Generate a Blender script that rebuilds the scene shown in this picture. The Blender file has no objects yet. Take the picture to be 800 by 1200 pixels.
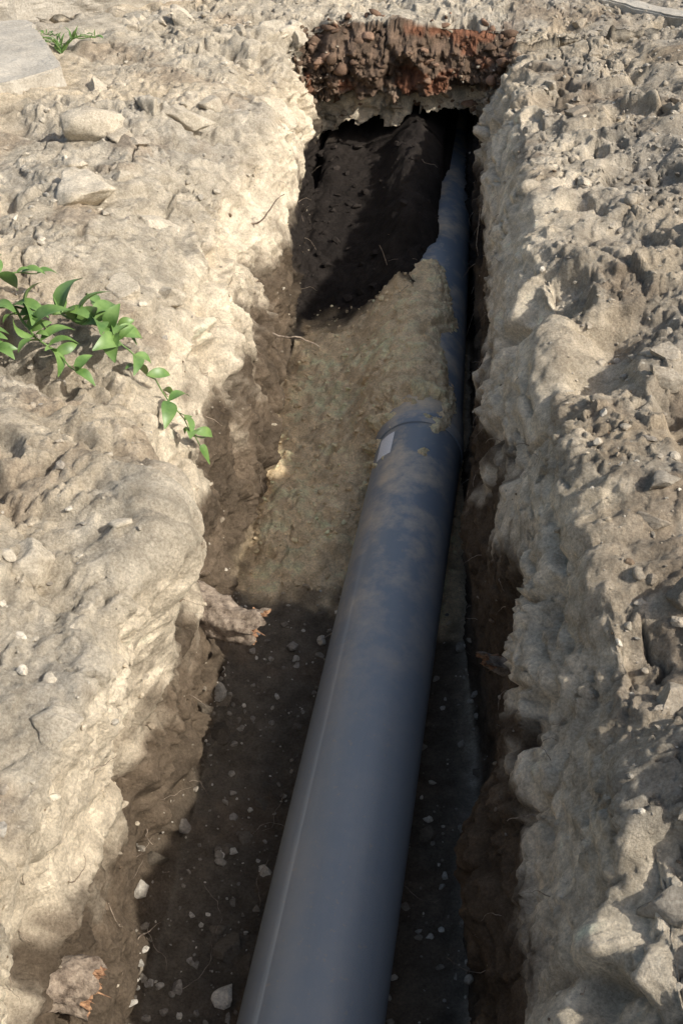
import bpy, bmesh, math, random
import numpy as np
from mathutils import Vector, Matrix
rng=np.random.default_rng(7); random.seed(7)
sc=bpy.context.scene

# ------------------------------------------------------------ noise helpers
def _h(ix,iy,iz,seed):
    h=(ix.astype(np.uint32)*np.uint32(374761393))^(iy.astype(np.uint32)*np.uint32(668265263))^(iz.astype(np.uint32)*np.uint32(2147483647))
    h=h+np.uint32((seed*1013904223+12345)&0xffffffff)
    h^=h>>np.uint32(15); h*=np.uint32(2246822519); h^=h>>np.uint32(13); h*=np.uint32(3266489917); h^=h>>np.uint32(16)
    return h
def hf(ix,iy,iz,seed): return (_h(ix,iy,iz,seed)&np.uint32(0xffffff)).astype(np.float32)/np.float32(16777215)
def vn(p,seed=0):
    i=np.floor(p).astype(np.int64); f=(p-i).astype(np.float32); f=f*f*f*(f*(f*6-15)+10)
    x,y,z=i[:,0],i[:,1],i[:,2]; r=np.zeros(len(p),np.float32)
    for a in (0,1):
        wa=f[:,0] if a else 1-f[:,0]
        for b in (0,1):
            wb=f[:,1] if b else 1-f[:,1]
            for c in (0,1):
                wc=f[:,2] if c else 1-f[:,2]
                r+=wa*wb*wc*hf(x+a,y+b,z+c,seed)
    return r*2-1
def fbm(p,freq,octv=4,seed=0,gain=.5):
    r=np.zeros(len(p),np.float32); a=1.0; n=0
    for o in range(octv):
        r+=a*vn(p*freq+o*17.3,seed+o); n+=a; a*=gain; freq*=2.03
    return r/n
def worley(p,freq,seed=0):
    q=p*freq; i=np.floor(q).astype(np.int64); n=len(p)
    f1=np.full(n,9.,np.float32); f2=np.full(n,9.,np.float32); idr=np.zeros(n,np.float32); pl=np.zeros(n,np.float32)
    for a in (-1,0,1):
        for b in (-1,0,1):
            for c in (-1,0,1):
                x=i[:,0]+a;y=i[:,1]+b;z=i[:,2]+c
                dx=q[:,0]-(x+hf(x,y,z,seed));dy=q[:,1]-(y+hf(x,y,z,seed+1));dz=q[:,2]-(z+hf(x,y,z,seed+2))
                d=np.sqrt(dx*dx+dy*dy+dz*dz).astype(np.float32)
                m=d<f1
                f2=np.where(m,f1,np.minimum(f2,d)); hid=hf(x,y,z,seed+3); idr=np.where(m,hid,idr); f1=np.where(m,d,f1)
                t=dx*(hf(x,y,z,seed+4)-.5)+dy*(hf(x,y,z,seed+5)-.5)+dz*(hf(x,y,z,seed+6)-.5)
                pl=np.where(m,t,pl)
    return f1,f2,idr,pl
def ss(a,b,x):
    t=np.clip((x-a)/(b-a),0,1); return t*t*(3-2*t)
def mesh_from(name,V,F,cols=None,mat=None,smooth=True,attrs=None):
    me=bpy.data.meshes.new(name); V=np.asarray(V,np.float32); F=np.asarray(F,np.int32)
    me.vertices.add(len(V)); me.vertices.foreach_set("co",V.ravel())
    k=F.shape[1]; me.loops.add(F.size); me.loops.foreach_set("vertex_index",F.ravel())
    me.polygons.add(len(F)); me.polygons.foreach_set("loop_start",np.arange(0,F.size,k,dtype=np.int32))
    me.polygons.foreach_set("use_smooth",np.full(len(F),smooth))
    me.update(calc_edges=True)
    if cols is not None:
        a=me.attributes.new("soil",'FLOAT_COLOR','POINT')
        c=np.ones((len(V),4),np.float32); c[:,:3]=cols; a.data.foreach_set("color",c.ravel())
    ob=bpy.data.objects.new(name,me); sc.collection.objects.link(ob)
    if mat: me.materials.append(mat)
    return ob

# ------------------------------------------------------------ materials
def nodes(name):
    m=bpy.data.materials.new(name); m.use_nodes=True; nt=m.node_tree
    return m,nt,nt.nodes["Principled BSDF"]
def noise(nt,scale,detail=4,rough=.6,vec=None):
    n=nt.nodes.new("ShaderNodeTexNoise"); n.inputs["Scale"].default_value=scale; n.inputs["Detail"].default_value=detail; n.inputs["Roughness"].default_value=rough
    if vec is not None: nt.links.new(vec,n.inputs["Vector"])
    return n.outputs["Fac"]
def ramp(nt,fac,a,b,ca,cb):
    r=nt.nodes.new("ShaderNodeValToRGB"); e=r.color_ramp.elements
    e[0].position=a; e[0].color=(*ca,1); e[1].position=b; e[1].color=(*cb,1); nt.links.new(fac,r.inputs[0]); return r.outputs[0]
def mix(nt,fac,a,b,mode='MIX'):
    m=nt.nodes.new("ShaderNodeMix"); m.data_type='RGBA'; m.blend_type=mode
    for k,v in ((0,fac),(6,a),(7,b)):
        if isinstance(v,(int,float)): m.inputs[k].default_value=v
        elif isinstance(v,tuple): m.inputs[k].default_value=(*v,1)
        else: nt.links.new(v,m.inputs[k])
    return m.outputs[2]
def bump(nt,bs,specs):
    prev=None
    for h,st,d in specs:
        b=nt.nodes.new("ShaderNodeBump"); b.inputs["Strength"].default_value=st; b.inputs["Distance"].default_value=d
        nt.links.new(h,b.inputs["Height"])
        if prev: nt.links.new(prev,b.inputs["Normal"])
        prev=b.outputs[0]
    nt.links.new(prev,bs.inputs["Normal"])
def soil_mat(name,amt=1.0,grain=1.0):
    m,nt,b=nodes(name)
    tc=nt.nodes.new("ShaderNodeTexCoord").outputs["Object"]
    at=nt.nodes.new("ShaderNodeAttribute"); at.attribute_name="soil"
    c=at.outputs["Color"]
    c=mix(nt,1.0,c,ramp(nt,noise(nt,16,5,.7,tc),.3,.7,(.74,.72,.69),(1.22,1.21,1.19)),'MULTIPLY')
    c=mix(nt,1.0,c,ramp(nt,noise(nt,150*grain,3,.75,tc),.3,.7,(.70,.68,.66),(1.24,1.24,1.23)),'MULTIPLY')
    nt.links.new(c,b.inputs["Base Color"]); b.inputs["Roughness"].default_value=.95
    b.inputs["Specular IOR Level"].default_value=.12
    bump(nt,b,[(noise(nt,60*grain,7,.78,tc),1.0*amt,.017)])
    return m
M_soil=soil_mat("dry_soil"); M_rock=soil_mat("clod_soil",.7)

# ------------------------------------------------------------ trench sheet
YE=5.60
YS=np.array([-1.4,0.3,1.0,1.6,1.95,2.3,3.0,4.0,4.35,4.7,YE,9.0])
def K(*v): return np.array(v,float)
edge=K(.22,.20,.19,.155,.14,.12,.085,.05,.04,.03,.0,.0)
n=len(YS); one=np.ones(n)
KX=[ -3.6*one, -1.75*one,
 K(-1.0,-1.0,-.98,-.98,-1.05,-1.2,-1.22,-1.2,-1.2,-1.12,-1.05,-1.05),
 K(-.65,-.66,-.64,-.62,-.68,-.86,-.92,-.92,-.92,-.92,-.92,-.92),
 K(-.65,-.66,-.65,-.63,-.67,-.72,-.76,-.78,-.8,-.82,-.84,-.84),
 K(-.64,-.64,-.63,-.635,-.65,-.66,-.69,-.73,-.75,-.78,-.80,-.80),
 K(-.60,-.60,-.60,-.61,-.62,-.63,-.66,-.72,-.74,-.76,-.78,-.78),
 -.42*one, -.15*one,
 edge, edge+.0,
 edge+.035, edge+.15, K(.72,.72,.72,.72,.7,.7,.7,.7,.7,.66,.6,.6), 1.3*one, 2.8*one]
KZ=[ .0*one, .02*one,
 K(.04,.04,.04,.05,.03,-.0,.0,.02,.02,.02,0,0),
 K(-.05,-.05,-.05,-.04,-.06,-.13,-.15,-.14,-.14,-.12,-.10,-.1),
 K(-.32,-.32,-.32,-.30,-.32,-.40,-.42,-.42,-.42,-.40,-.4,-.4),
 -.66*one, K(-.92,-.92,-.92,-.92,-.92,-.91,-.9,-.9,-.88,-.76,-.56,-.5),
 K(-.95,-.95,-.95,-.95,-.95,-.94,-.88,-.86,-.86,-.76,-.58,-.5), K(-.95,-.95,-.95,-.95,-.95,-.94,-.91,-.88,-.86,-.76,-.62,-.55),
 K(-.93,-.93,-.93,-.93,-.93,-.93,-.92,-.92,-.92,-.91,-.88,-.86), -.55*one,
 K(-.26,-.26,-.26,-.26,-.27,-.28,-.28,-.28,-.28,-.28,-.28,-.28), K(.0,.0,.0,.0,-.01,-.03,-.05,-.05,-.05,-.05,-.05,-.05), K(.05,.05,.05,.05,.04,.03,.03,.03,.03,.03,.03,.03), .09*one, .02*one]
seg=[50,110,62,55,62,52,38,48,36,62,50,44,95,75,30]
sk=[]; 
for i,c in enumerate(seg): sk+=list(i+np.arange(c)/c)
sk.append(len(seg)); sk=np.array(sk); S=len(sk)
ys=[-1.4]
while ys[-1]<YE:
    y=ys[-1]; ys.append(y+(.03 if y<.5 else .0048+.0011*y))
ys=np.array(ys); nE=120; tE=np.arange(1,nE+1)/nE
yb=[]; y=YE+.17
while y<9: y+= .011*(1+max(0,(y-6.7))*2); yb.append(y)
yb=np.array(yb)
Y=np.concatenate([ys, YE+.17*tE, yb])
D=np.concatenate([ss(-1.35,-1.0,ys), 1-tE, np.zeros(len(yb))])
T=len(Y)
Kx=np.stack([np.interp(Y,YS,k) for k in KX],1); Kz=np.stack([np.interp(Y,YS,k) for k in KZ],1)
X=np.zeros((T,S)); Z=np.zeros((T,S))
for t in range(T):
    X[t]=np.interp(sk,np.arange(16),Kx[t]); Z[t]=np.interp(sk,np.arange(16),Kz[t])
def blur(A,k):
    w=np.hanning(2*k+3)[1:-1]; w/=w.sum(); P=np.pad(A,((0,0),(k,k)),mode='edge')
    return sum(w[j]*P[:,j:j+A.shape[1]] for j in range(2*k+1))
X=blur(X,12); Z=blur(Z,12)
i0=int(np.searchsorted(sk,3)); i1=int(np.searchsorted(sk,12))
XF=X.copy(); XF[:,i0:i1+1]=X[:,[i0]]+(X[:,[i1]]-X[:,[i0]])*np.linspace(0,1,i1-i0+1)[None]
w=(1-D)[:,None]*(Y[:,None]>5); X=X*(1-w)+XF*w
Z=Z*D[:,None]
YY=np.repeat(Y[:,None],S,1)
P=np.stack([X,YY,Z],2)
def normals(P):
    a=np.gradient(P,axis=1); b=np.gradient(P,axis=0); nn=np.cross(a,b); return nn/(np.linalg.norm(nn,axis=2,keepdims=True)+1e-9)
N=normals(P).reshape(-1,3); B=P.reshape(-1,3).astype(np.float64)
x,y,z=B[:,0],B[:,1],B[:,2]; SK=np.tile(sk,T); DD=np.repeat(D,S)
floor=ss(5.6,6.2,SK)*(1-ss(8.7,9.1,SK))*(DD>.97)
left=1-ss(5.2,6.0,SK); leftwall=ss(2.8,3.4,SK)*(1-ss(5.6,6,SK))
rightw=ss(9,9.4,SK)*(1-ss(12,12.8,SK)); rightbank=ss(11,12.5,SK)
endm=((DD<.97)&(y>5)&(DD>0)&(SK>3.2)&(SK<12)).astype(float)
endrim=np.exp(-((y-YE-.17)/.22)**2)*ss(3,3.6,SK)*(1-ss(11.4,12.4,SK))*(DD<.75)
edgef=ss(-3.55,-3.1,x)*(1-ss(2.3,2.75,x))*ss(-1.4,-1.1,y)*(1-ss(8.4,8.95,y))
sreg=floor*ss(2.4,2.7,y)*(1-ss(4.15,4.4,y))
warp=np.stack([fbm(B,3,3,91),fbm(B,3,3,95),fbm(B,3,3,99)],1)*.12
warp2=np.stack([fbm(B,16,3,191),fbm(B,16,3,195),fbm(B,16,3,199)],1)*.022
W=B+warp
big=fbm(B,1.6,3,3); mid=fbm(W,5,4,11); fine=fbm(B,22,4,21,.6); vfine=fbm(B,85,3,31,.7)
f1,f2,idr,plA=worley((W+warp2)*np.array([1,1,1.2]),4.6,40)
g1,g2,idg,plB=worley(B+warp*.5+warp2,12.5,50)
h1,h2,idh,plC=worley(B+warp2*.6,36,60)
eA=ss(0,.20,f2-f1); eB=ss(0,.22,g2-g1); eC=ss(0,.25,h2-h1)
crk=1-ss(.0,.08,f2-f1); crk2=1-ss(0,.12,g2-g1)
rough=np.clip(.50+1.9*fbm(B,1.5,2,70),.06,1.15)*(1-.35*rightbank)
rough2=np.clip(.36+2.0*fbm(B,2.6,2,74),.03,1.15)
rough3=np.clip(.42+2.2*fbm(B,3.6,2,78),.08,1.25)
cl=fbm(W+warp2,3.4,4,301,.55); crack=(1-ss(.0,.026,np.abs(cl)))*ss(-.1,.25,fbm(B,2.1,2,305))
cl2=fbm(W,8.5,3,311,.5); crack2=(1-ss(.0,.035,np.abs(cl2)))*ss(0,.3,fbm(B,2.7,2,315))
ridged=1-np.abs(mid)*2.2
A=1-.8*floor
disp=A*(big*.055+ mid*.038 + ridged*.014*(1-floor)) + A*rough*eA*((idr-.4)*.060+plA*.08) + A*rough2*eB*((idg-.35)*.026+plB*.034) + (1-.2*floor)*rough3*eC*((idh-.3)*.013+plC*.010) + fine*.011*(1-.3*floor) + vfine*.0036
disp+= sreg*(eC*(idh-.4)*.012+eB*(idg-.4)*.022*ss(-.1,.3,fbm(B,3,2,321))+fine*.012+mid*.03)
disp-= A*(crk*.010*rough+crack*.032+crack2*.012)
hol=ss(.25,.5,fbm(B*np.array([1,1,.7]),3.3,3,77)); disp-= hol*.07*(leftwall*.8+.6*rightw+rightbank*.5)
hol2=ss(.38,.52,fbm(W,4.6,3,87)); disp-= hol2*.05*(1-rightbank*.3)*(1-floor)
lay=fbm(B*np.array([.6,.6,5.0])+warp*2,2.6,3,83); disp+=lay*.030*(leftwall+.6*rightw)*(1-floor)
def blob(cx,cy,cz,r): return np.exp(-(((x-cx)**2+(y-cy)**2+(z-cz)**2)/(r*r)))
disp+= .09*blob(-.62,1.80,-.08,.15)+.05*blob(-.66,1.3,-.10,.18)-.10*blob(-.68,2.2,-.3,.17)
disp+= .06*blob(-.75,3.3,-.2,.25)-.07*blob(-.8,3.9,-.15,.16)+.05*blob(-.85,4.6,-.2,.25)-.09*blob(-.62,1.55,-.40,.16)
disp+= .05*blob(.42,1.15,-.0,.12)-.06*blob(.34,1.5,-.03,.10)+.03*blob(.36,1.8,0,.12)-.11*blob(.33,2.55,-.03,.09)-.09*blob(.40,2.72,0,.08)+.03*blob(.4,3.1,0,.16)
disp+= .05*blob(.13,1.45,-.6,.18)+.04*blob(.1,2.6,-.6,.2)-.05*blob(.15,2.0,-.5,.15)
disp*=edgef
Q=B+N*disp[:,None]
pipex=lambda yy: np.where(yy<3.25,-.245+.04*yy,-.115-.02*(yy-3.25))
hp_=.18*np.exp(-((x-(pipex(y)-.13))/.14)**2)*ss(2.95,3.5,y)*(1+.35*mid)+.03*ss(2.6,2.9,y)*(1+mid)
Q[:,2]+=floor*np.where(x<pipex(y),hp_,.05*np.exp(-((x-(pipex(y)+.15))/.06)**2)*ss(3.0,3.4,y))
lo=-.60-.30*ss(-.40,-.60,z)
tun=endm*ss(-.05,.05,x-lo+.05*fine+.04*mid)*(1-ss(-.02,.04,x+.03*fine))*(1-ss(-.46,-.40,z+.14*mid+.05*fine))
Q[:,1]+=tun*1.5
LIP=z+.12*mid+.05*fine
lip=ss(-.32,-.24,LIP)*(1-ss(-.10,-.0,z))
Q[:,1]-=(endm*lip*(.10+.08*mid+.06*fine))
QG=Q.reshape(T,S,3); NG=normals(QG).reshape(-1,3)

# ------------------------------------------------------------ soil colours (soil types, with some shade painted in)
qx,qy,qz=Q[:,0],Q[:,1],Q[:,2]
cn=fbm(B,2.2,4,120); cn2=fbm(B,7,4,130); cn3=fbm(B,30,3,140)
def L(a,b,m): return a*(1-m[:,None])+b*m[:,None]
def C(c): return np.tile(c,(len(Q),1))
grey=np.array([.53,.475,.385]); greyR=np.array([.385,.345,.285]); cream=np.array([.80,.70,.545]); warm=np.array([.62,.52,.38])
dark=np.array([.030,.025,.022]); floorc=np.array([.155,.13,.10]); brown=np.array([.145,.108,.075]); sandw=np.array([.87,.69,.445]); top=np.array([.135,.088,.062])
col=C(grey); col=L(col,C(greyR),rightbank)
col=L(col,C(warm),ss(0,.5,cn)*.6*(1-rightbank*.6))
col=L(col,C(np.array([.40,.375,.33])),ss(.05,.4,fbm(B,1.7,3,333))*.55*(1-leftwall)*(1-rightbank*.6))
cm=(leftwall*ss(-.50,-.36,qz+.15*cn2)*(1-ss(-.12,-.02,qz+.12*cn))) ; cm=np.clip(cm+leftwall*.35*ss(0,.3,cn2),0,1)
col=L(col,C(cream),cm*.9)
cr=rightw*ss(-.44,-.32,qz+.15*cn2)*(1-ss(-.08,.02,qz+.16*cn)); col=L(col,C(cream*.95),np.clip(cr,0,1))
lw=(leftwall+ss(5.4,5.9,SK)*(1-ss(6,6.1,SK)))*(1-ss(-.50,-.30,qz+.26*cn2+.12*cn)); col=L(col,C(brown)*(1+.6*cn2[:,None]),np.clip(lw,0,1)*.95)  # brown lower soil, with the left wall's shade painted into it
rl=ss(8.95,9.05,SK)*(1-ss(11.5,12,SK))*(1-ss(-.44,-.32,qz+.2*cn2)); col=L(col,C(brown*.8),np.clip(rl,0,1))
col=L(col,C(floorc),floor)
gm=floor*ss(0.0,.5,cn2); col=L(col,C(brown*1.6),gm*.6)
sm=floor*ss(2.42,2.62,y+.25*cn2+.12*(x+.3))*(1-ss(4.26,4.33,y+.16*cn2+.12*cn))*ss(-.72,-.65,x+.05*cn2)
sm=np.clip(sm,0,1); col=L(col,C(sandw)*(1+.22*cn2[:,None]),sm)
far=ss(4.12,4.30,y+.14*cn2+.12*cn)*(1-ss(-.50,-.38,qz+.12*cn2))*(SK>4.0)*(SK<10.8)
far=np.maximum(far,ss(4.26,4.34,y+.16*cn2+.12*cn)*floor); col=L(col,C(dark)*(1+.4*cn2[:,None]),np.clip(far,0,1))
em=endm*(SK>3.6)*(SK<11.6)
col=L(col,C(cream*.85),em)
tp=np.clip(endm*ss(-.32,-.25,LIP)+endrim*ss(-.05,.15,cn2-.05+(YE+.21-y)*1.5)*(DD==0),0,1); col=L(col,C(top*(1.0))*(1+.6*cn3[:,None]),tp*.93)
orange=em*ss(-.30,-.26,qz)*ss(.10,.35,fbm(B,9,3,171)); col=L(col,C(np.array([.27,.115,.065])),np.clip(orange,0,1)*.75)
tc_=np.clip(tun*1.6,0,1); col=L(col,C(dark*.7),tc_)  # shade inside the hollow painted as a darker soil colour
hp=(SK<3.2)*ss(.22,.5,fbm(B,4,3,150)); col=L(col,C(brown*2.2),hp*.45)
hr=rightbank*ss(.08,.38,fbm(B,5,3,160)); col=L(col,C(brown*1.5),hr*.6)
wr_=rightbank*ss(.1,.4,fbm(B,3.1,3,166)); col=L(col,C(warm),wr_*.4)
col*= (1-.25*np.clip(crk,0,1)*A*rough)[:,None]*(1+.24*cn3)[:,None]*(1+.25*(idg-.5)*A)[:,None]*(1-.18*crk2*A)[:,None]*(1-.30*np.clip(crack+.7*crack2,0,1)*A)[:,None]  # crevice shade multiplied into cracks and clod seams, plus random tone
col=np.clip(col,.01,.87)
ii=np.arange(T*S).reshape(T,S)
F=np.stack([ii[:-1,:-1],ii[:-1,1:],ii[1:,1:],ii[1:,:-1]],2).reshape(-1,4)
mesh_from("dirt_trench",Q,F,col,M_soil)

a0,a1,b0,b1=-3.5,2.7,-1.3,8.9; R=200
V=[(-R,-R,0),(R,-R,0),(R,R,0),(-R,R,0),(a0,b0,0),(a1,b0,0),(a1,b1,0),(a0,b1,0)]
V=[(p[0],p[1],-.012) for p in V]
mesh_from("ground",V,[(0,1,5,4),(1,2,6,5),(2,3,7,6),(3,0,4,7)],np.tile(grey*.9,(8,1)),M_soil,False)

# ------------------------------------------------------------ surface queries
def on_ground(px,py,r=.02):
    m=np.where((np.abs(qx-px)<r)&(np.abs(qy-py)<r))[0]
    k=m[np.argmax(qz[m])]; return Q[k].copy(),NG[k].copy()
def on_wall(py,pz,leftside=True):
    msk=((SK>3)&(SK<6.2)) if leftside else ((SK>8.8)&(SK<12.5))
    d=np.where(msk,(qy-py)**2+(qz-pz)**2,9); k=int(np.argmin(d)); return Q[k].copy(),NG[k].copy()

# ------------------------------------------------------------ rocks
def ico(sub):
    bm=bmesh.new(); bmesh.ops.create_icosphere(bm,subdivisions=sub,radius=1)
    v=np.array([q.co[:] for q in bm.verts]); f=np.array([[q.index for q in t.verts] for t in bm.faces]); bm.free(); return v,f
ICO={s:ico(s) for s in (1,2,4)}
def rock(sub,size,seed,flat=.65):
    r=np.random.default_rng(seed); v,f=ICO[sub]; v=v.copy()
    for k in range(12 if sub>1 else 5):
        nn=r.normal(size=3); nn/=np.linalg.norm(nn); d=r.uniform(.42,.8)
        t=v@nn; v-=np.outer(np.clip(t-d,0,None),nn)
    if sub>1: v*= (1+.20*fbm(v+seed*3.1,1.8,4,seed%97)+ (.09*fbm(v+seed,6,5,seed%89,.65) if sub>2 else 0))[:,None]
    v*=np.array([1,r.uniform(.55,1),r.uniform(.4,.8)*flat/.65])*size*1.15
    M=np.array(Matrix.Rotation(r.uniform(0,6.28),3,'Z')@Matrix.Rotation(r.uniform(-.5,.5),3,'X'))
    return v@M.T,f
def batch(name,items,mat,smooth):
    VV=[];FF=[];CC=[];o=0
    for (sub,size,pos,nrm,c,seed,sink) in items:
        v,f=rock(sub,size,seed); v=v+np.asarray(pos)+np.asarray(nrm)*size*sink
        VV.append(v);FF.append(f+o);CC.append(np.tile(c,(len(v),1)));o+=len(v)
    return mesh_from(name,np.concatenate(VV),np.concatenate(FF),np.concatenate(CC),mat,smooth)
vis=(qy>.6)&(qy<6.8)&(qx>-2.8)&(qx<1.3)
def pick(mask,k):
    idx=np.where(mask&vis)[0]; return rng.choice(idx,k)
items=[]
up=NG[:,2]>.35
def add(mask,k,lo,hi,cols,sub=1,sink=.1):
    for j in pick(mask,k):
        s=lo+(hi-lo)*rng.random()**3.5; c=cols[rng.integers(len(cols))]*rng.uniform(.8,1.15)
        if rng.random()<.6: c=.35*c+.65*col[j]
        items.append((2 if s>.009 else sub,s,Q[j],NG[j],np.clip(c,0,.8),int(rng.integers(1e6)),sink))
pal=[np.array([.54,.50,.43]),np.array([.42,.39,.34]),np.array([.62,.57,.48]),np.array([.30,.27,.23])]
add((SK<3.4)&up,1700,.003,.018,pal)
add((SK>12)&up,1700,.003,.018,pal)
add((SK>12.4)&up&(qy>3.6)&(qx>.55),1300,.004,.020,[pal[1],pal[0],pal[3]])
fb=floor.astype(bool)
lightp=[p*1.15 for p in pal]
add(fb&(qy<2.6),1100,.003,.014,lightp)
add(fb&(qy<2.6),90,.014,.034,lightp)
add((sm>.5),1500,.003,.016,[sandw*.75,sandw,sandw*.9])
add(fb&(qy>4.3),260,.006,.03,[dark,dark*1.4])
add((leftwall>.5),450,.003,.014,[cream*.8,brown*1.5,grey])
add((rightw>.5),350,.003,.014,[cream*.8,brown*1.5,grey])
batch("loose_stones",items,M_rock,False)
items=[]
for j in pick((SK<3.2)&up,60):
    s=.02+.045*rng.random()**2; items.append((4 if s>.032 else 2,s,Q[j],NG[j],.5*col[j]+.5*grey*rng.uniform(.8,1.2),int(rng.integers(1e6)),-.1))
for j in pick((SK<4.3)&up&(qx<-.7),26):
    s=.06+.06*rng.random(); items.append((4,s,Q[j],NG[j],np.clip(.5*col[j]+.5*grey*rng.uniform(.9,1.25),0,.85),int(rng.integers(1e6)),-.25))
for j in pick((SK>12.2)&up,70):
    s=.02+.04*rng.random()**2; items.append((4 if s>.032 else 2,s,Q[j],NG[j],.5*col[j]+.5*greyR*rng.uniform(.75,1.25),int(rng.integers(1e6)),-.1))
for j in pick(fb&(qy<2.7),30):
    s=.02+.035*rng.random()**2; items.append((4,s,Q[j],NG[j],floorc*rng.uniform(.7,1.3),int(rng.integers(1e6)),-.1))
for (px,py,s,c,sd) in [(-1.47,4.0,.15,grey*1.0,5),(-1.27,3.43,.13,grey*1.1,9),(-1.7,3.6,.09,grey,11),(-1.15,4.3,.11,grey,13),(-1.0,2.9,.06,grey*1.1,14),(-1.55,4.5,.1,grey*1.05,15),
    (.44,1.62,.045,greyR*.55,17),(.47,1.12,.12,greyR*1.15,19),(.45,1.95,.05,greyR*.8,21),(.75,3.3,.09,greyR,23),(.6,2.6,.07,greyR,25),(.38,.98,.07,greyR*.9,27),(-1.9,5.9,.06,grey,29)]:
    p,nn=on_ground(px,py); items.append((4,s,p,(0,0,1),c,sd,-.22))
for j in pick((endrim>.5),60): items.append((2,.012+.035*rng.random()**2,Q[j],NG[j],top*rng.uniform(.8,2.6),int(rng.integers(1e6)),0))
for j in pick((endm>.5)&(z>-.42),80): items.append((2,.012+.035*rng.random()**2,Q[j],NG[j],.5*col[j]+.5*top*rng.uniform(.8,1.8),int(rng.integers(1e6)),0))
batch("dirt_clods",items,M_rock,True)

# ------------------------------------------------------------ pipe
def tube_lathe(name,prof,p0,p1,mat,seg=96):
    p0=Vector(p0);p1=Vector(p1);ax=(p1-p0).normalized();rt=ax.cross(Vector((0,0,1))).normalized();u=rt.cross(ax)
    V=[];F=[]
    for d,r in prof:
        for k in range(seg):
            a=2*math.pi*k/seg; V.append(p0+ax*d+(rt*math.sin(a)+u*math.cos(a))*r)
    for i in range(len(prof)-1):
        for k in range(seg):
            k2=(k+1)%seg; F.append((i*seg+k,i*seg+k2,(i+1)*seg+k2,(i+1)*seg+k))
    return mesh_from(name,np.array([v[:] for v in V]),F,None,mat)
Mp,nt,b=nodes("pvc_pipe")
tc=nt.nodes.new("ShaderNodeTexCoord").outputs["Object"]
mp=nt.nodes.new("ShaderNodeMapping"); mp.inputs["Scale"].default_value=(14,1.2,14); nt.links.new(tc,mp.inputs[0])
base=mix(nt,noise(nt,1.0,5,.6,mp.outputs[0]),(.145,.172,.200),(.215,.245,.275))
dustn=ramp(nt,noise(nt,5,7,.72,tc),.45,.66,(0,0,0),(1,1,1))
geo=nt.nodes.new("ShaderNodeNewGeometry"); sx=nt.nodes.new("ShaderNodeSeparateXYZ"); nt.links.new(geo.outputs["Normal"],sx.inputs[0])
upf=ramp(nt,sx.outputs[2],.1,.95,(.0,.0,.0),(1,1,1))
sp=nt.nodes.new("ShaderNodeSeparateXYZ"); nt.links.new(tc,sp.inputs[0])
mr=nt.nodes.new("ShaderNodeMapRange"); mr.inputs[1].default_value=1.8; mr.inputs[2].default_value=3.0; mr.inputs[3].default_value=.08; mr.inputs[4].default_value=1.0; nt.links.new(sp.outputs[1],mr.inputs[0])
def mul(a,bb):
    m=nt.nodes.new("ShaderNodeMath"); m.operation='MULTIPLY'
    for i,v in enumerate((a,bb)):
        if isinstance(v,float): m.inputs[i].default_value=v
        else: nt.links.new(v,m.inputs[i])
    return m.outputs[0]
dust=mul(mul(dustn,upf),mr.outputs[0])
spk=ramp(nt,noise(nt,75,3,.7,tc),.62,.68,(0,0,0),(1,1,1))
c=mix(nt,dust,base,(.62,.50,.35)); c=mix(nt,mul(mul(spk,upf),.35),c,(.34,.28,.20))
nt.links.new(c,b.inputs["Base Color"])
r=nt.nodes.new("ShaderNodeMapRange"); r.inputs[3].default_value=.36; r.inputs[4].default_value=.58; nt.links.new(noise(nt,8,5,.6,tc),r.inputs[0]); nt.links.new(r.outputs[0],b.inputs["Roughness"])
bump(nt,b,[(noise(nt,160,3,.6,tc),.10,.002)])
root=bpy.data.objects.new("drainage_pipe",None); sc.collection.objects.link(root)
Rp=.15; zc=-.785
def px_(yv): return -.245+.04*yv
A0=(px_(-.9),-.9,zc+.01); A1=(px_(3.32),3.32,zc)
B0=(px_(3.18),3.18,zc); B1=(-.165,7.0,zc-.03)
p1=tube_lathe("near_pipe",[(0,Rp-.012),(0,Rp),(4.2,Rp),(4.22,Rp-.01)],A0,A1,Mp)
p2=tube_lathe("far_pipe_with_socket",[(-.0,Rp+.001),(0,Rp+.004),(.005,Rp+.006),(.04,Rp+.006),(.046,Rp+.009),(.066,Rp+.009),(.072,Rp+.006),(.20,Rp+.005),(.25,Rp),(3.8,Rp)],B0,B1,Mp)
Ml,ntl,bl=nodes("label_paper"); tcl=ntl.nodes.new("ShaderNodeTexCoord").outputs["Object"]
wv=ntl.nodes.new("ShaderNodeTexWave"); wv.inputs["Scale"].default_value=45; wv.bands_direction='Y'; ntl.links.new(tcl,wv.inputs["Vector"]); wv.inputs["Distortion"].default_value=2
ntl.links.new(ramp(ntl,wv.outputs["Fac"],.12,.3,(.35,.35,.37),(.85,.85,.83)),bl.inputs["Base Color"]); bl.inputs["Roughness"].default_value=.6
V=[];Fq=[]
for i in range(9):
    for j in range(9):
        yv=3.02+.13*i/8; a=math.radians(-58+25*j/8); rr=Rp+.0015
        V.append((px_(yv)+math.sin(a)*rr,yv,zc+math.cos(a)*rr))
for i in range(8):
    for j in range(8): Fq.append((i*9+j,i*9+j+1,(i+1)*9+j+1,(i+1)*9+j))
lab=mesh_from("label",V,Fq,None,Ml)
for o in (p1,p2,lab): o.parent=root
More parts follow.
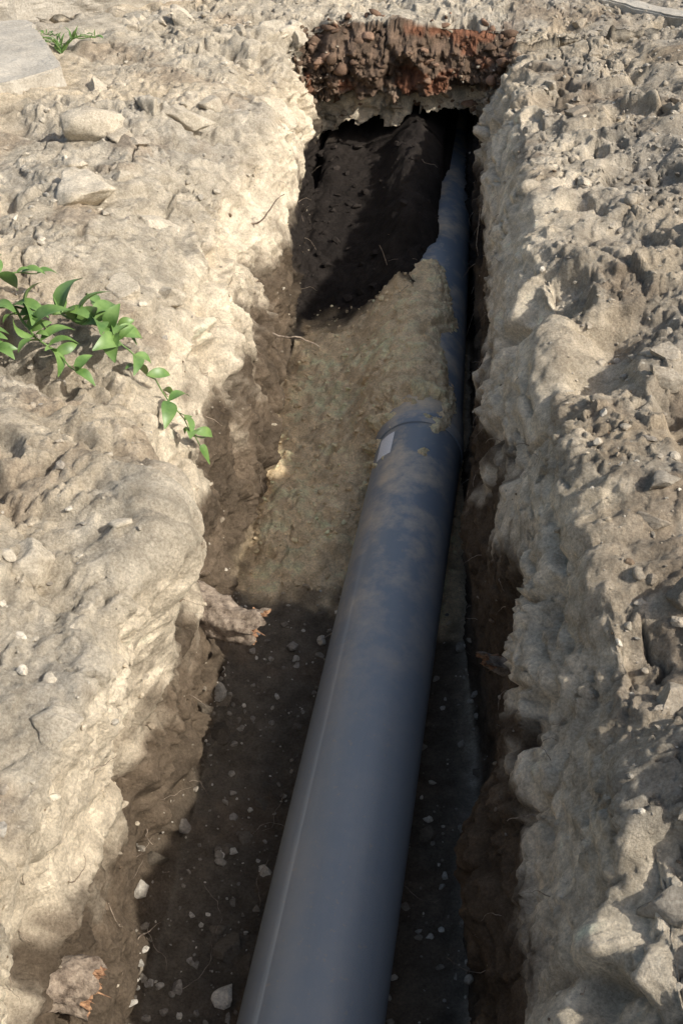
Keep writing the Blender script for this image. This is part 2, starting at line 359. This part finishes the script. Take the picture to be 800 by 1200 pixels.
# sand spilled over the pipe
ny,na=460,250
yv=np.linspace(2.75,4.85,ny); av=np.radians(np.linspace(-115,85,na))
YV,AV=np.meshgrid(yv,av,indexing='ij'); xx=np.where(YV<3.25,-.245+.04*YV,-.115-.0135*(YV-3.25))
U=np.stack([np.sin(AV)*.15+xx,YV,zc+np.cos(AV)*.15],2).reshape(-1,3)
nn0=fbm(U,3.2,2,205).reshape(ny,na); nn1=fbm(U,9,4,210).reshape(ny,na); nn2=fbm(U,28,4,220,.6).reshape(ny,na); nn3=fbm(U,90,3,230,.65).reshape(ny,na)
w1,w2,wi,wp=worley(U+.012*nn2.reshape(-1,1),30,310); lump=(ss(0,.35,w2-w1)*(wi-.3)*.016).reshape(ny,na)
w1,w2,wi,wp=worley(U+.006*nn2.reshape(-1,1),75,350); lump+=(ss(0,.35,w2-w1)*(wi-.3)*.006).reshape(ny,na)
deg=np.degrees(AV)
edg=np.minimum(24+60*nn0+30*nn1,46)
cover=ss(3.12,3.42,YV+.30*nn1+.12*nn2+.08*ss(0,-60,deg))*(1-ss(4.30,4.65,YV+.2*nn1))*(1-ss(-30,14,deg-edg))
cover=np.maximum(cover,.62*np.exp(-((deg-14-40*nn0)/19)**2)*ss(2.95,3.25,YV+.25*nn1)*(1-ss(4.3,4.6,YV)))
th=-.024+.046*cover+cover*(.030*np.exp(-((YV-3.75)/.45)**2))*(1-ss(0,40,deg))+.014*nn1+.011*nn2+.006*nn3+lump*cover
th+=.05*ss(-45,-95,deg)*cover
rr=.15+ss(3.16,3.19,YV)*(1-ss(3.38,3.43,YV))*.006+np.clip(th,-.03,.10)
U=np.stack([np.sin(AV)*rr+xx,YV,zc-.002+np.cos(AV)*rr],2).reshape(-1,3)
ii=np.arange(ny*na).reshape(ny,na)
Fs=np.stack([ii[:-1,:-1],ii[:-1,1:],ii[1:,1:],ii[1:,:-1]],2).reshape(-1,4)[:,::-1]
keep=(rr.reshape(-1)[Fs]>.146).any(1); Fs=Fs[keep]
mesh_from("spilled_sand",U,Fs,np.clip(np.tile(sandw,(len(U),1))*(1+.25*nn2.reshape(-1,1)),0,.87),M_soil)

# ------------------------------------------------------------ roots
Mr,ntr,br=nodes("root_bark"); tr=ntr.nodes.new("ShaderNodeTexCoord").outputs["Object"]
ntr.links.new(ramp(ntr,noise(ntr,45,7,.75,tr),.35,.65,(.12,.085,.06),(.54,.43,.32)),br.inputs["Base Color"]); br.inputs["Roughness"].default_value=.95
bump(ntr,br,[(noise(ntr,70,6,.75,tr),1.0,.012)])
Mw,ntw,bw=nodes("split_wood"); tw=ntw.nodes.new("ShaderNodeTexCoord").outputs["Object"]
ntw.links.new(ramp(ntw,noise(ntw,70,5,.7,tw),.35,.65,(.12,.05,.028),(.55,.32,.17)),bw.inputs["Base Color"]); bw.inputs["Roughness"].default_value=.85
bump(ntw,bw,[(noise(ntw,130,5,.7,tw),.8,.008)])
def root_stub(p0,p1,r0,r1,seed,splint=10):
    rr=np.random.default_rng(seed); par=bpy.data.objects.new("broken_root",None); sc.collection.objects.link(par)
    p0=Vector(p0);p1=Vector(p1);ax=(p1-p0).normalized();rt=ax.cross(Vector((0,0,1))).normalized();u=rt.cross(ax);Ln=(p1-p0).length
    nr,ns=60,48;V=[];jg=[.020*math.sin(2*math.pi*k/ns+1)+.010*math.sin(10*math.pi*k/ns)+rr.uniform(-.008,.008) for k in range(ns)]
    pts=[]
    for i in range(nr):
        f=i/(nr-1)
        for k in range(ns):
            a=2*math.pi*k/ns; pts.append((f*4+seed,math.sin(a)*1.2,math.cos(a)*1.2))
    nz=fbm(np.array(pts),1.3,4,seed,.6); 
    for i in range(nr):
        f=i/(nr-1)
        for k in range(ns):
            a=2*math.pi*k/ns; rad=(r0+(r1-r0)*f)*(1+.38*float(nz[i*ns+k])+.05*math.sin(7*a+2*f))
            V.append(p0+ax*(Ln*f+jg[k]*ss(.6,1,f))+(rt*math.sin(a)+u*math.cos(a)*.9)*rad+u*.02*math.sin(4*f+seed)+rt*.012*math.sin(6*f+seed))
    F=[(i*ns+k,i*ns+(k+1)%ns,(i+1)*ns+(k+1)%ns,(i+1)*ns+k) for i in range(nr-1) for k in range(ns)]
    o=mesh_from("bark",np.array([v[:] for v in V]),F,None,Mr); o.parent=par
    V2=[];ce=p1+u*.02*math.sin(4+seed)+rt*.012*math.sin(6+seed)-ax*.01
    last=V[-ns:];nr2=9
    for i in range(nr2):
        f=1-i/(nr2-1)
        for k in range(ns): V2.append(ce.lerp(last[k],f*.985+.001)+ax*(rr.uniform(-.012,.010) if i else 0))
    F2=[(i*ns+k,i*ns+(k+1)%ns,(i+1)*ns+(k+1)%ns,(i+1)*ns+k) for i in range(nr2-1) for k in range(ns)]
    o=mesh_from("torn_end",np.array([v[:] for v in V2]),F2,None,Mw,False); o.parent=par
    V=[];F=[]
    for s in range(splint):
        a=rr.uniform(0,6.28);q=rr.uniform(.5,.95)*r1;c=ce-ax*.03+(rt*math.sin(a)+u*math.cos(a)*.85)*q
        l=.035+rr.uniform(.0,.035);t=c+ax*l+(rt*rr.uniform(-1,1)+u*rr.uniform(-1.2,.6))*.012
        w=r1*rr.uniform(.06,.16);b0=rr.uniform(0,3);o0=len(V)
        for k in range(4):
            b_=k*1.5708+b0;V.append(c+(rt*math.sin(b_)+u*math.cos(b_)*.35)*w)
        V.append(t)
        for k in range(4): F.append((o0+k,o0+(k+1)%4,o0+4))
    me=bpy.data.meshes.new("splinters");me.from_pydata([v[:] for v in V],[],F);me.materials.append(Mw)
    o=bpy.data.objects.new("splinters",me);sc.collection.objects.link(o);o.parent=par
p,_=on_wall(2.10,-.60)
root_stub(p+np.array([-.12,.05,.05]),p+np.array([.18,-.05,.02]),.066,.052,3,9)
p,_=on_wall(.99,-.50)
root_stub(p+np.array([-.12,.03,-.0]),p+np.array([.09,-.02,.0]),.060,.050,5,10)
p,_=on_wall(2.03,-.58,False)
root_stub(p+np.array([.07,.03,-.02]),p+np.array([-.06,-.05,.03]),.032,.025,8,5)

def rootlets():
    cu=bpy.data.curves.new("hair_roots",'CURVE');cu.dimensions='3D';cu.bevel_depth=.0013;cu.bevel_resolution=1
    def spl(pts,r):
        s=cu.splines.new('POLY');s.points.add(len(pts)-1)
        for i,q in enumerate(pts): s.points[i].co=(*q,1);s.points[i].radius=r*(1-.6*i/len(pts))
    m=((leftwall>.5)|(rightw>.5))&(qz<-.12)
    for j in pick(m,170):
        q=Vector(Q[j]);d=(Vector(NG[j])+Vector(rng.normal(size=3))*.8).normalized();pts=[q-d*.01];L_=rng.uniform(.03,.11)
        for k in range(9):
            d=(d+Vector(rng.normal(size=3))*.30+Vector((0,0,-.16))).normalized();q=q+d*L_/9;pts.append(q.copy())
        spl(pts,rng.uniform(.35,1.1))
    for j in pick(floor.astype(bool)&(qy<5.2),22):
        q=Vector(Q[j])+Vector((0,0,.01));a=rng.uniform(0,6.28);pts=[q.copy()];
        for k in range(10):
            a+=rng.normal()*.35;q=q+Vector((math.cos(a),math.sin(a),rng.normal()*.15+.03))*.014;pts.append(q.copy())
        spl(pts,rng.uniform(.5,1.2))
    spl([(-.33,4.55,-.86),(-.335,4.52,-.74),(-.35,4.50,-.68),(-.37,4.50,-.62),(-.385,4.5,-.59)],2.6)
    spl([(.06,4.3,-.62),(.05,4.25,-.70),(.045,4.28,-.78),(.02,4.2,-.86)],1.8)
    spl([(.04,4.5,-.40),(.035,4.4,-.52),(.06,4.35,-.60),(.03,4.3,-.70)],1.6)
    for q0 in ((-.80,4.0,-.30),(-.78,3.5,-.5)):
        p_,n_=on_wall(q0[1],q0[2]); q=Vector(p_);d=Vector((1,-.2,-.2)).normalized();pts=[q.copy()]
        for k in range(9): d=(d+Vector(rng.normal(size=3))*.25).normalized();q=q+d*.022;pts.append(q.copy())
        spl(pts,3.2)
    cu.materials.append(Mr);o=bpy.data.objects.new("hair_roots",cu);sc.collection.objects.link(o)
rootlets()

# ------------------------------------------------------------ weed
Mg,ntg,bg=nodes("leaf_green"); tg=ntg.nodes.new("ShaderNodeTexCoord").outputs["Object"]
ntg.links.new(ramp(ntg,noise(ntg,18,4,.6,tg),.3,.7,(.06,.13,.025),(.18,.28,.08)),bg.inputs["Base Color"]); bg.inputs["Roughness"].default_value=.45
def leaf(V,F,base,d,upv,l,w):
    side=d.cross(upv).normalized();n_=8;o=len(V)
    for i in range(n_+1):
        f=i/n_;wd=w*math.sin(math.pi*min(1,f**.8*.95+.03))**.9;c=base+d*l*f+upv*(l*.22*math.sin(f*2.4)-l*.18*f*f)
        V.append(c-side*wd+upv*wd*.35);V.append(c-upv*0);V.append(c+side*wd+upv*wd*.35)
    for i in range(n_):
        a=o+i*3;F.append((a,a+1,a+4,a+3));F.append((a+1,a+2,a+5,a+4))
def weed(name,paths,lsize,dens,seed,wr=(.17,.29)):
    rr=np.random.default_rng(seed);par=bpy.data.objects.new(name,None);sc.collection.objects.link(par)
    cu=bpy.data.curves.new("stems",'CURVE');cu.dimensions='3D';cu.bevel_depth=.0035;V=[];F=[]
    for path in paths:
        pts=[]
        for i in range(len(path)-1):
            a=Vector(path[i]);b_=Vector(path[i+1])
            for k in range(6): pts.append(a.lerp(b_,k/6)+Vector(rr.normal(size=3))*.003)
        pts.append(Vector(path[-1]));s=cu.splines.new('POLY');s.points.add(len(pts)-1)
        for i,q in enumerate(pts): s.points[i].co=(*q,1);s.points[i].radius=1.1-.7*i/len(pts)
        for i in range(1,len(pts)):
            if rr.random()>dens: continue
            f=i/len(pts);dirr=(pts[i]-pts[i-1]).normalized()
            for sgn in (-1,1):
                if rr.random()<.3: continue
                sd=dirr.cross(Vector((0,0,1))).normalized()*sgn
                d=(dirr*rr.uniform(.0,.9)+sd*rr.uniform(.4,1)+Vector((0,0,rr.uniform(-.2,.8)))).normalized()
                upv=(Vector((0,0,1))+Vector(rr.normal(size=3))*.5);upv=(upv-d*upv.dot(d)).normalized()
                l=lsize*rr.uniform(.4,1.2)*(1-.5*f);leaf(V,F,pts[i],d,upv,l,l*rr.uniform(*wr))
        d=(pts[-1]-pts[-2]).normalized();leaf(V,F,pts[-1],d,Vector((0,0,1)),lsize*.45,lsize*.12)
    cu.materials.append(Mg);o=bpy.data.objects.new("stems",cu);sc.collection.objects.link(o);o.parent=par
    me=bpy.data.meshes.new("leaves");me.from_pydata([v[:] for v in V],[],F);me.materials.append(Mg)
    for pl in me.polygons: pl.use_smooth=True
    o=bpy.data.objects.new("leaves",me);sc.collection.objects.link(o);o.parent=par
def gp(px,py,h):
    p,_=on_ground(px,py); return (p[0],p[1],p[2]+h)
weed("weed_plant",[
 [gp(-1.42,2.52,.02),gp(-1.25,2.58,.06),gp(-1.10,2.58,.07),gp(-.97,2.58,.08),gp(-.87,2.58,.09),gp(-.77,2.57,.09),gp(-.70,2.55,.10)],
 [gp(-1.42,2.52,.02),gp(-1.30,2.44,.07),gp(-1.20,2.39,.08)],
 [gp(-1.25,2.58,.06),gp(-1.12,2.46,.06),gp(-1.02,2.40,.05)],
 [gp(-1.10,2.58,.07),gp(-1.00,2.64,.07),gp(-.93,2.66,.06)],
 [gp(-1.38,2.52,.02),gp(-1.28,2.66,.08),gp(-1.18,2.72,.09)],
 [gp(-1.44,2.50,.02),gp(-1.36,2.40,.06),gp(-1.30,2.30,.06)],
 [gp(-1.44,2.50,.02),gp(-1.36,2.58,.10),gp(-1.30,2.66,.12)]],.14,.60,4)
gr=[]
for k in range(9):
    a=random.uniform(0,6.28);gr.append([gp(-1.90,5.06,.0),(-1.90+.05*math.cos(a),5.06+.04*math.sin(a),.08),(-1.90+.16*math.cos(a),5.06+.08*math.sin(a),.08)])
weed("grass_tuft",gr,.08,.25,9,(.05,.09))

# ------------------------------------------------------------ concrete slabs and kerbs
Mc,ntc,bc=nodes("old_concrete"); tcc=ntc.nodes.new("ShaderNodeTexCoord").outputs["Object"]
c1=ramp(ntc,noise(ntc,6,7,.7,tcc),.3,.7,(.34,.305,.25),(.50,.455,.38)); c1=mix(ntc,1.0,c1,ramp(ntc,noise(ntc,120,3,.7,tcc),.3,.7,(.75,.75,.75),(1.2,1.2,1.2)),'MULTIPLY')
ntc.links.new(c1,bc.inputs["Base Color"]); bc.inputs["Roughness"].default_value=.93
bump(ntc,bc,[(noise(ntc,40,6,.75,tcc),.7,.01)])
def slab(name,poly,z0,z1,seed):
    bm=bmesh.new()
    vs=[bm.verts.new((p[0],p[1],z0)) for p in poly]; f=bm.faces.new(vs)
    ex=bmesh.ops.extrude_face_region(bm,geom=[f]); bmesh.ops.translate(bm,vec=(0,0,z1-z0),verts=[g for g in ex['geom'] if isinstance(g,bmesh.types.BMVert)])
    bmesh.ops.recalc_face_normals(bm,faces=bm.faces)
    bmesh.ops.bevel(bm,geom=list(bm.edges),offset=.008,segments=2,affect='EDGES')
    bmesh.ops.triangulate(bm,faces=bm.faces)
    for _ in range(6):
        es=[e for e in bm.edges if e.calc_length()>.04]
        if es: bmesh.ops.subdivide_edges(bm,edges=es,cuts=1); bmesh.ops.triangulate(bm,faces=[q for q in bm.faces if len(q.verts)>3])
    pts=np.array([v.co[:] for v in bm.verts]); dn=np.stack([fbm(pts,9,4,seed+3)*.03,fbm(pts,9,4,seed+6)*.03,fbm(pts,7,4,seed)*.015],1)
    for v,q in zip(bm.verts,dn): v.co+=Vector(q)
    me=bpy.data.meshes.new(name);bm.to_mesh(me);bm.free();me.materials.append(Mc)
    o=bpy.data.objects.new(name,me);sc.collection.objects.link(o)
slab("concrete_slab",[(-1.70,4.50),(-2.10,5.20),(-3.1,4.80),(-2.9,3.9),(-1.98,4.08)],-.03,.12,5)
slab("concrete_curb",[(-3.3,4.84),(-1.30,6.24),(-1.42,6.40),(-3.42,5.0)],-.02,.14,15)
slab("concrete_curb",[(1.6,5.28),(.10,6.62),(.18,6.72),(1.68,5.38)],-.02,.055,25)

# ------------------------------------------------------------ light, world, camera
E=math.radians(41); az=math.radians(16)
sv=Vector((math.cos(az)*math.cos(E),-math.sin(az)*math.cos(E),math.sin(E)))
sd=bpy.data.lights.new("sun",'SUN');sd.energy=4.8;sd.angle=math.radians(1.2);sd.color=(1,.965,.90)
so=bpy.data.objects.new("sun",sd);so.rotation_euler=sv.to_track_quat('Z','Y').to_euler();so.location=sv*20;sc.collection.objects.link(so)
w=bpy.data.worlds.new("World");sc.world=w;w.use_nodes=True
sky=w.node_tree.nodes.new("ShaderNodeTexSky");sky.sky_type='NISHITA';sky.sun_disc=False;sky.sun_elevation=E;sky.sun_rotation=math.pi/2+az
sky.dust_density=4.0; sky.air_density=1.3
bgn=w.node_tree.nodes["Background"];w.node_tree.links.new(sky.outputs[0],bgn.inputs[0]);bgn.inputs[1].default_value=.15
cam=bpy.data.cameras.new("camera");cam.sensor_fit='VERTICAL';cam.sensor_height=36;cam.sensor_width=24;cam.lens=38.55;cam.clip_end=600
co=bpy.data.objects.new("camera",cam);co.location=(0,0,1.45);co.rotation_euler=(math.radians(52),0,math.radians(7));sc.collection.objects.link(co);sc.camera=co
sc.view_settings.view_transform='Standard';sc.view_settings.look='None';sc.view_settings.exposure=0
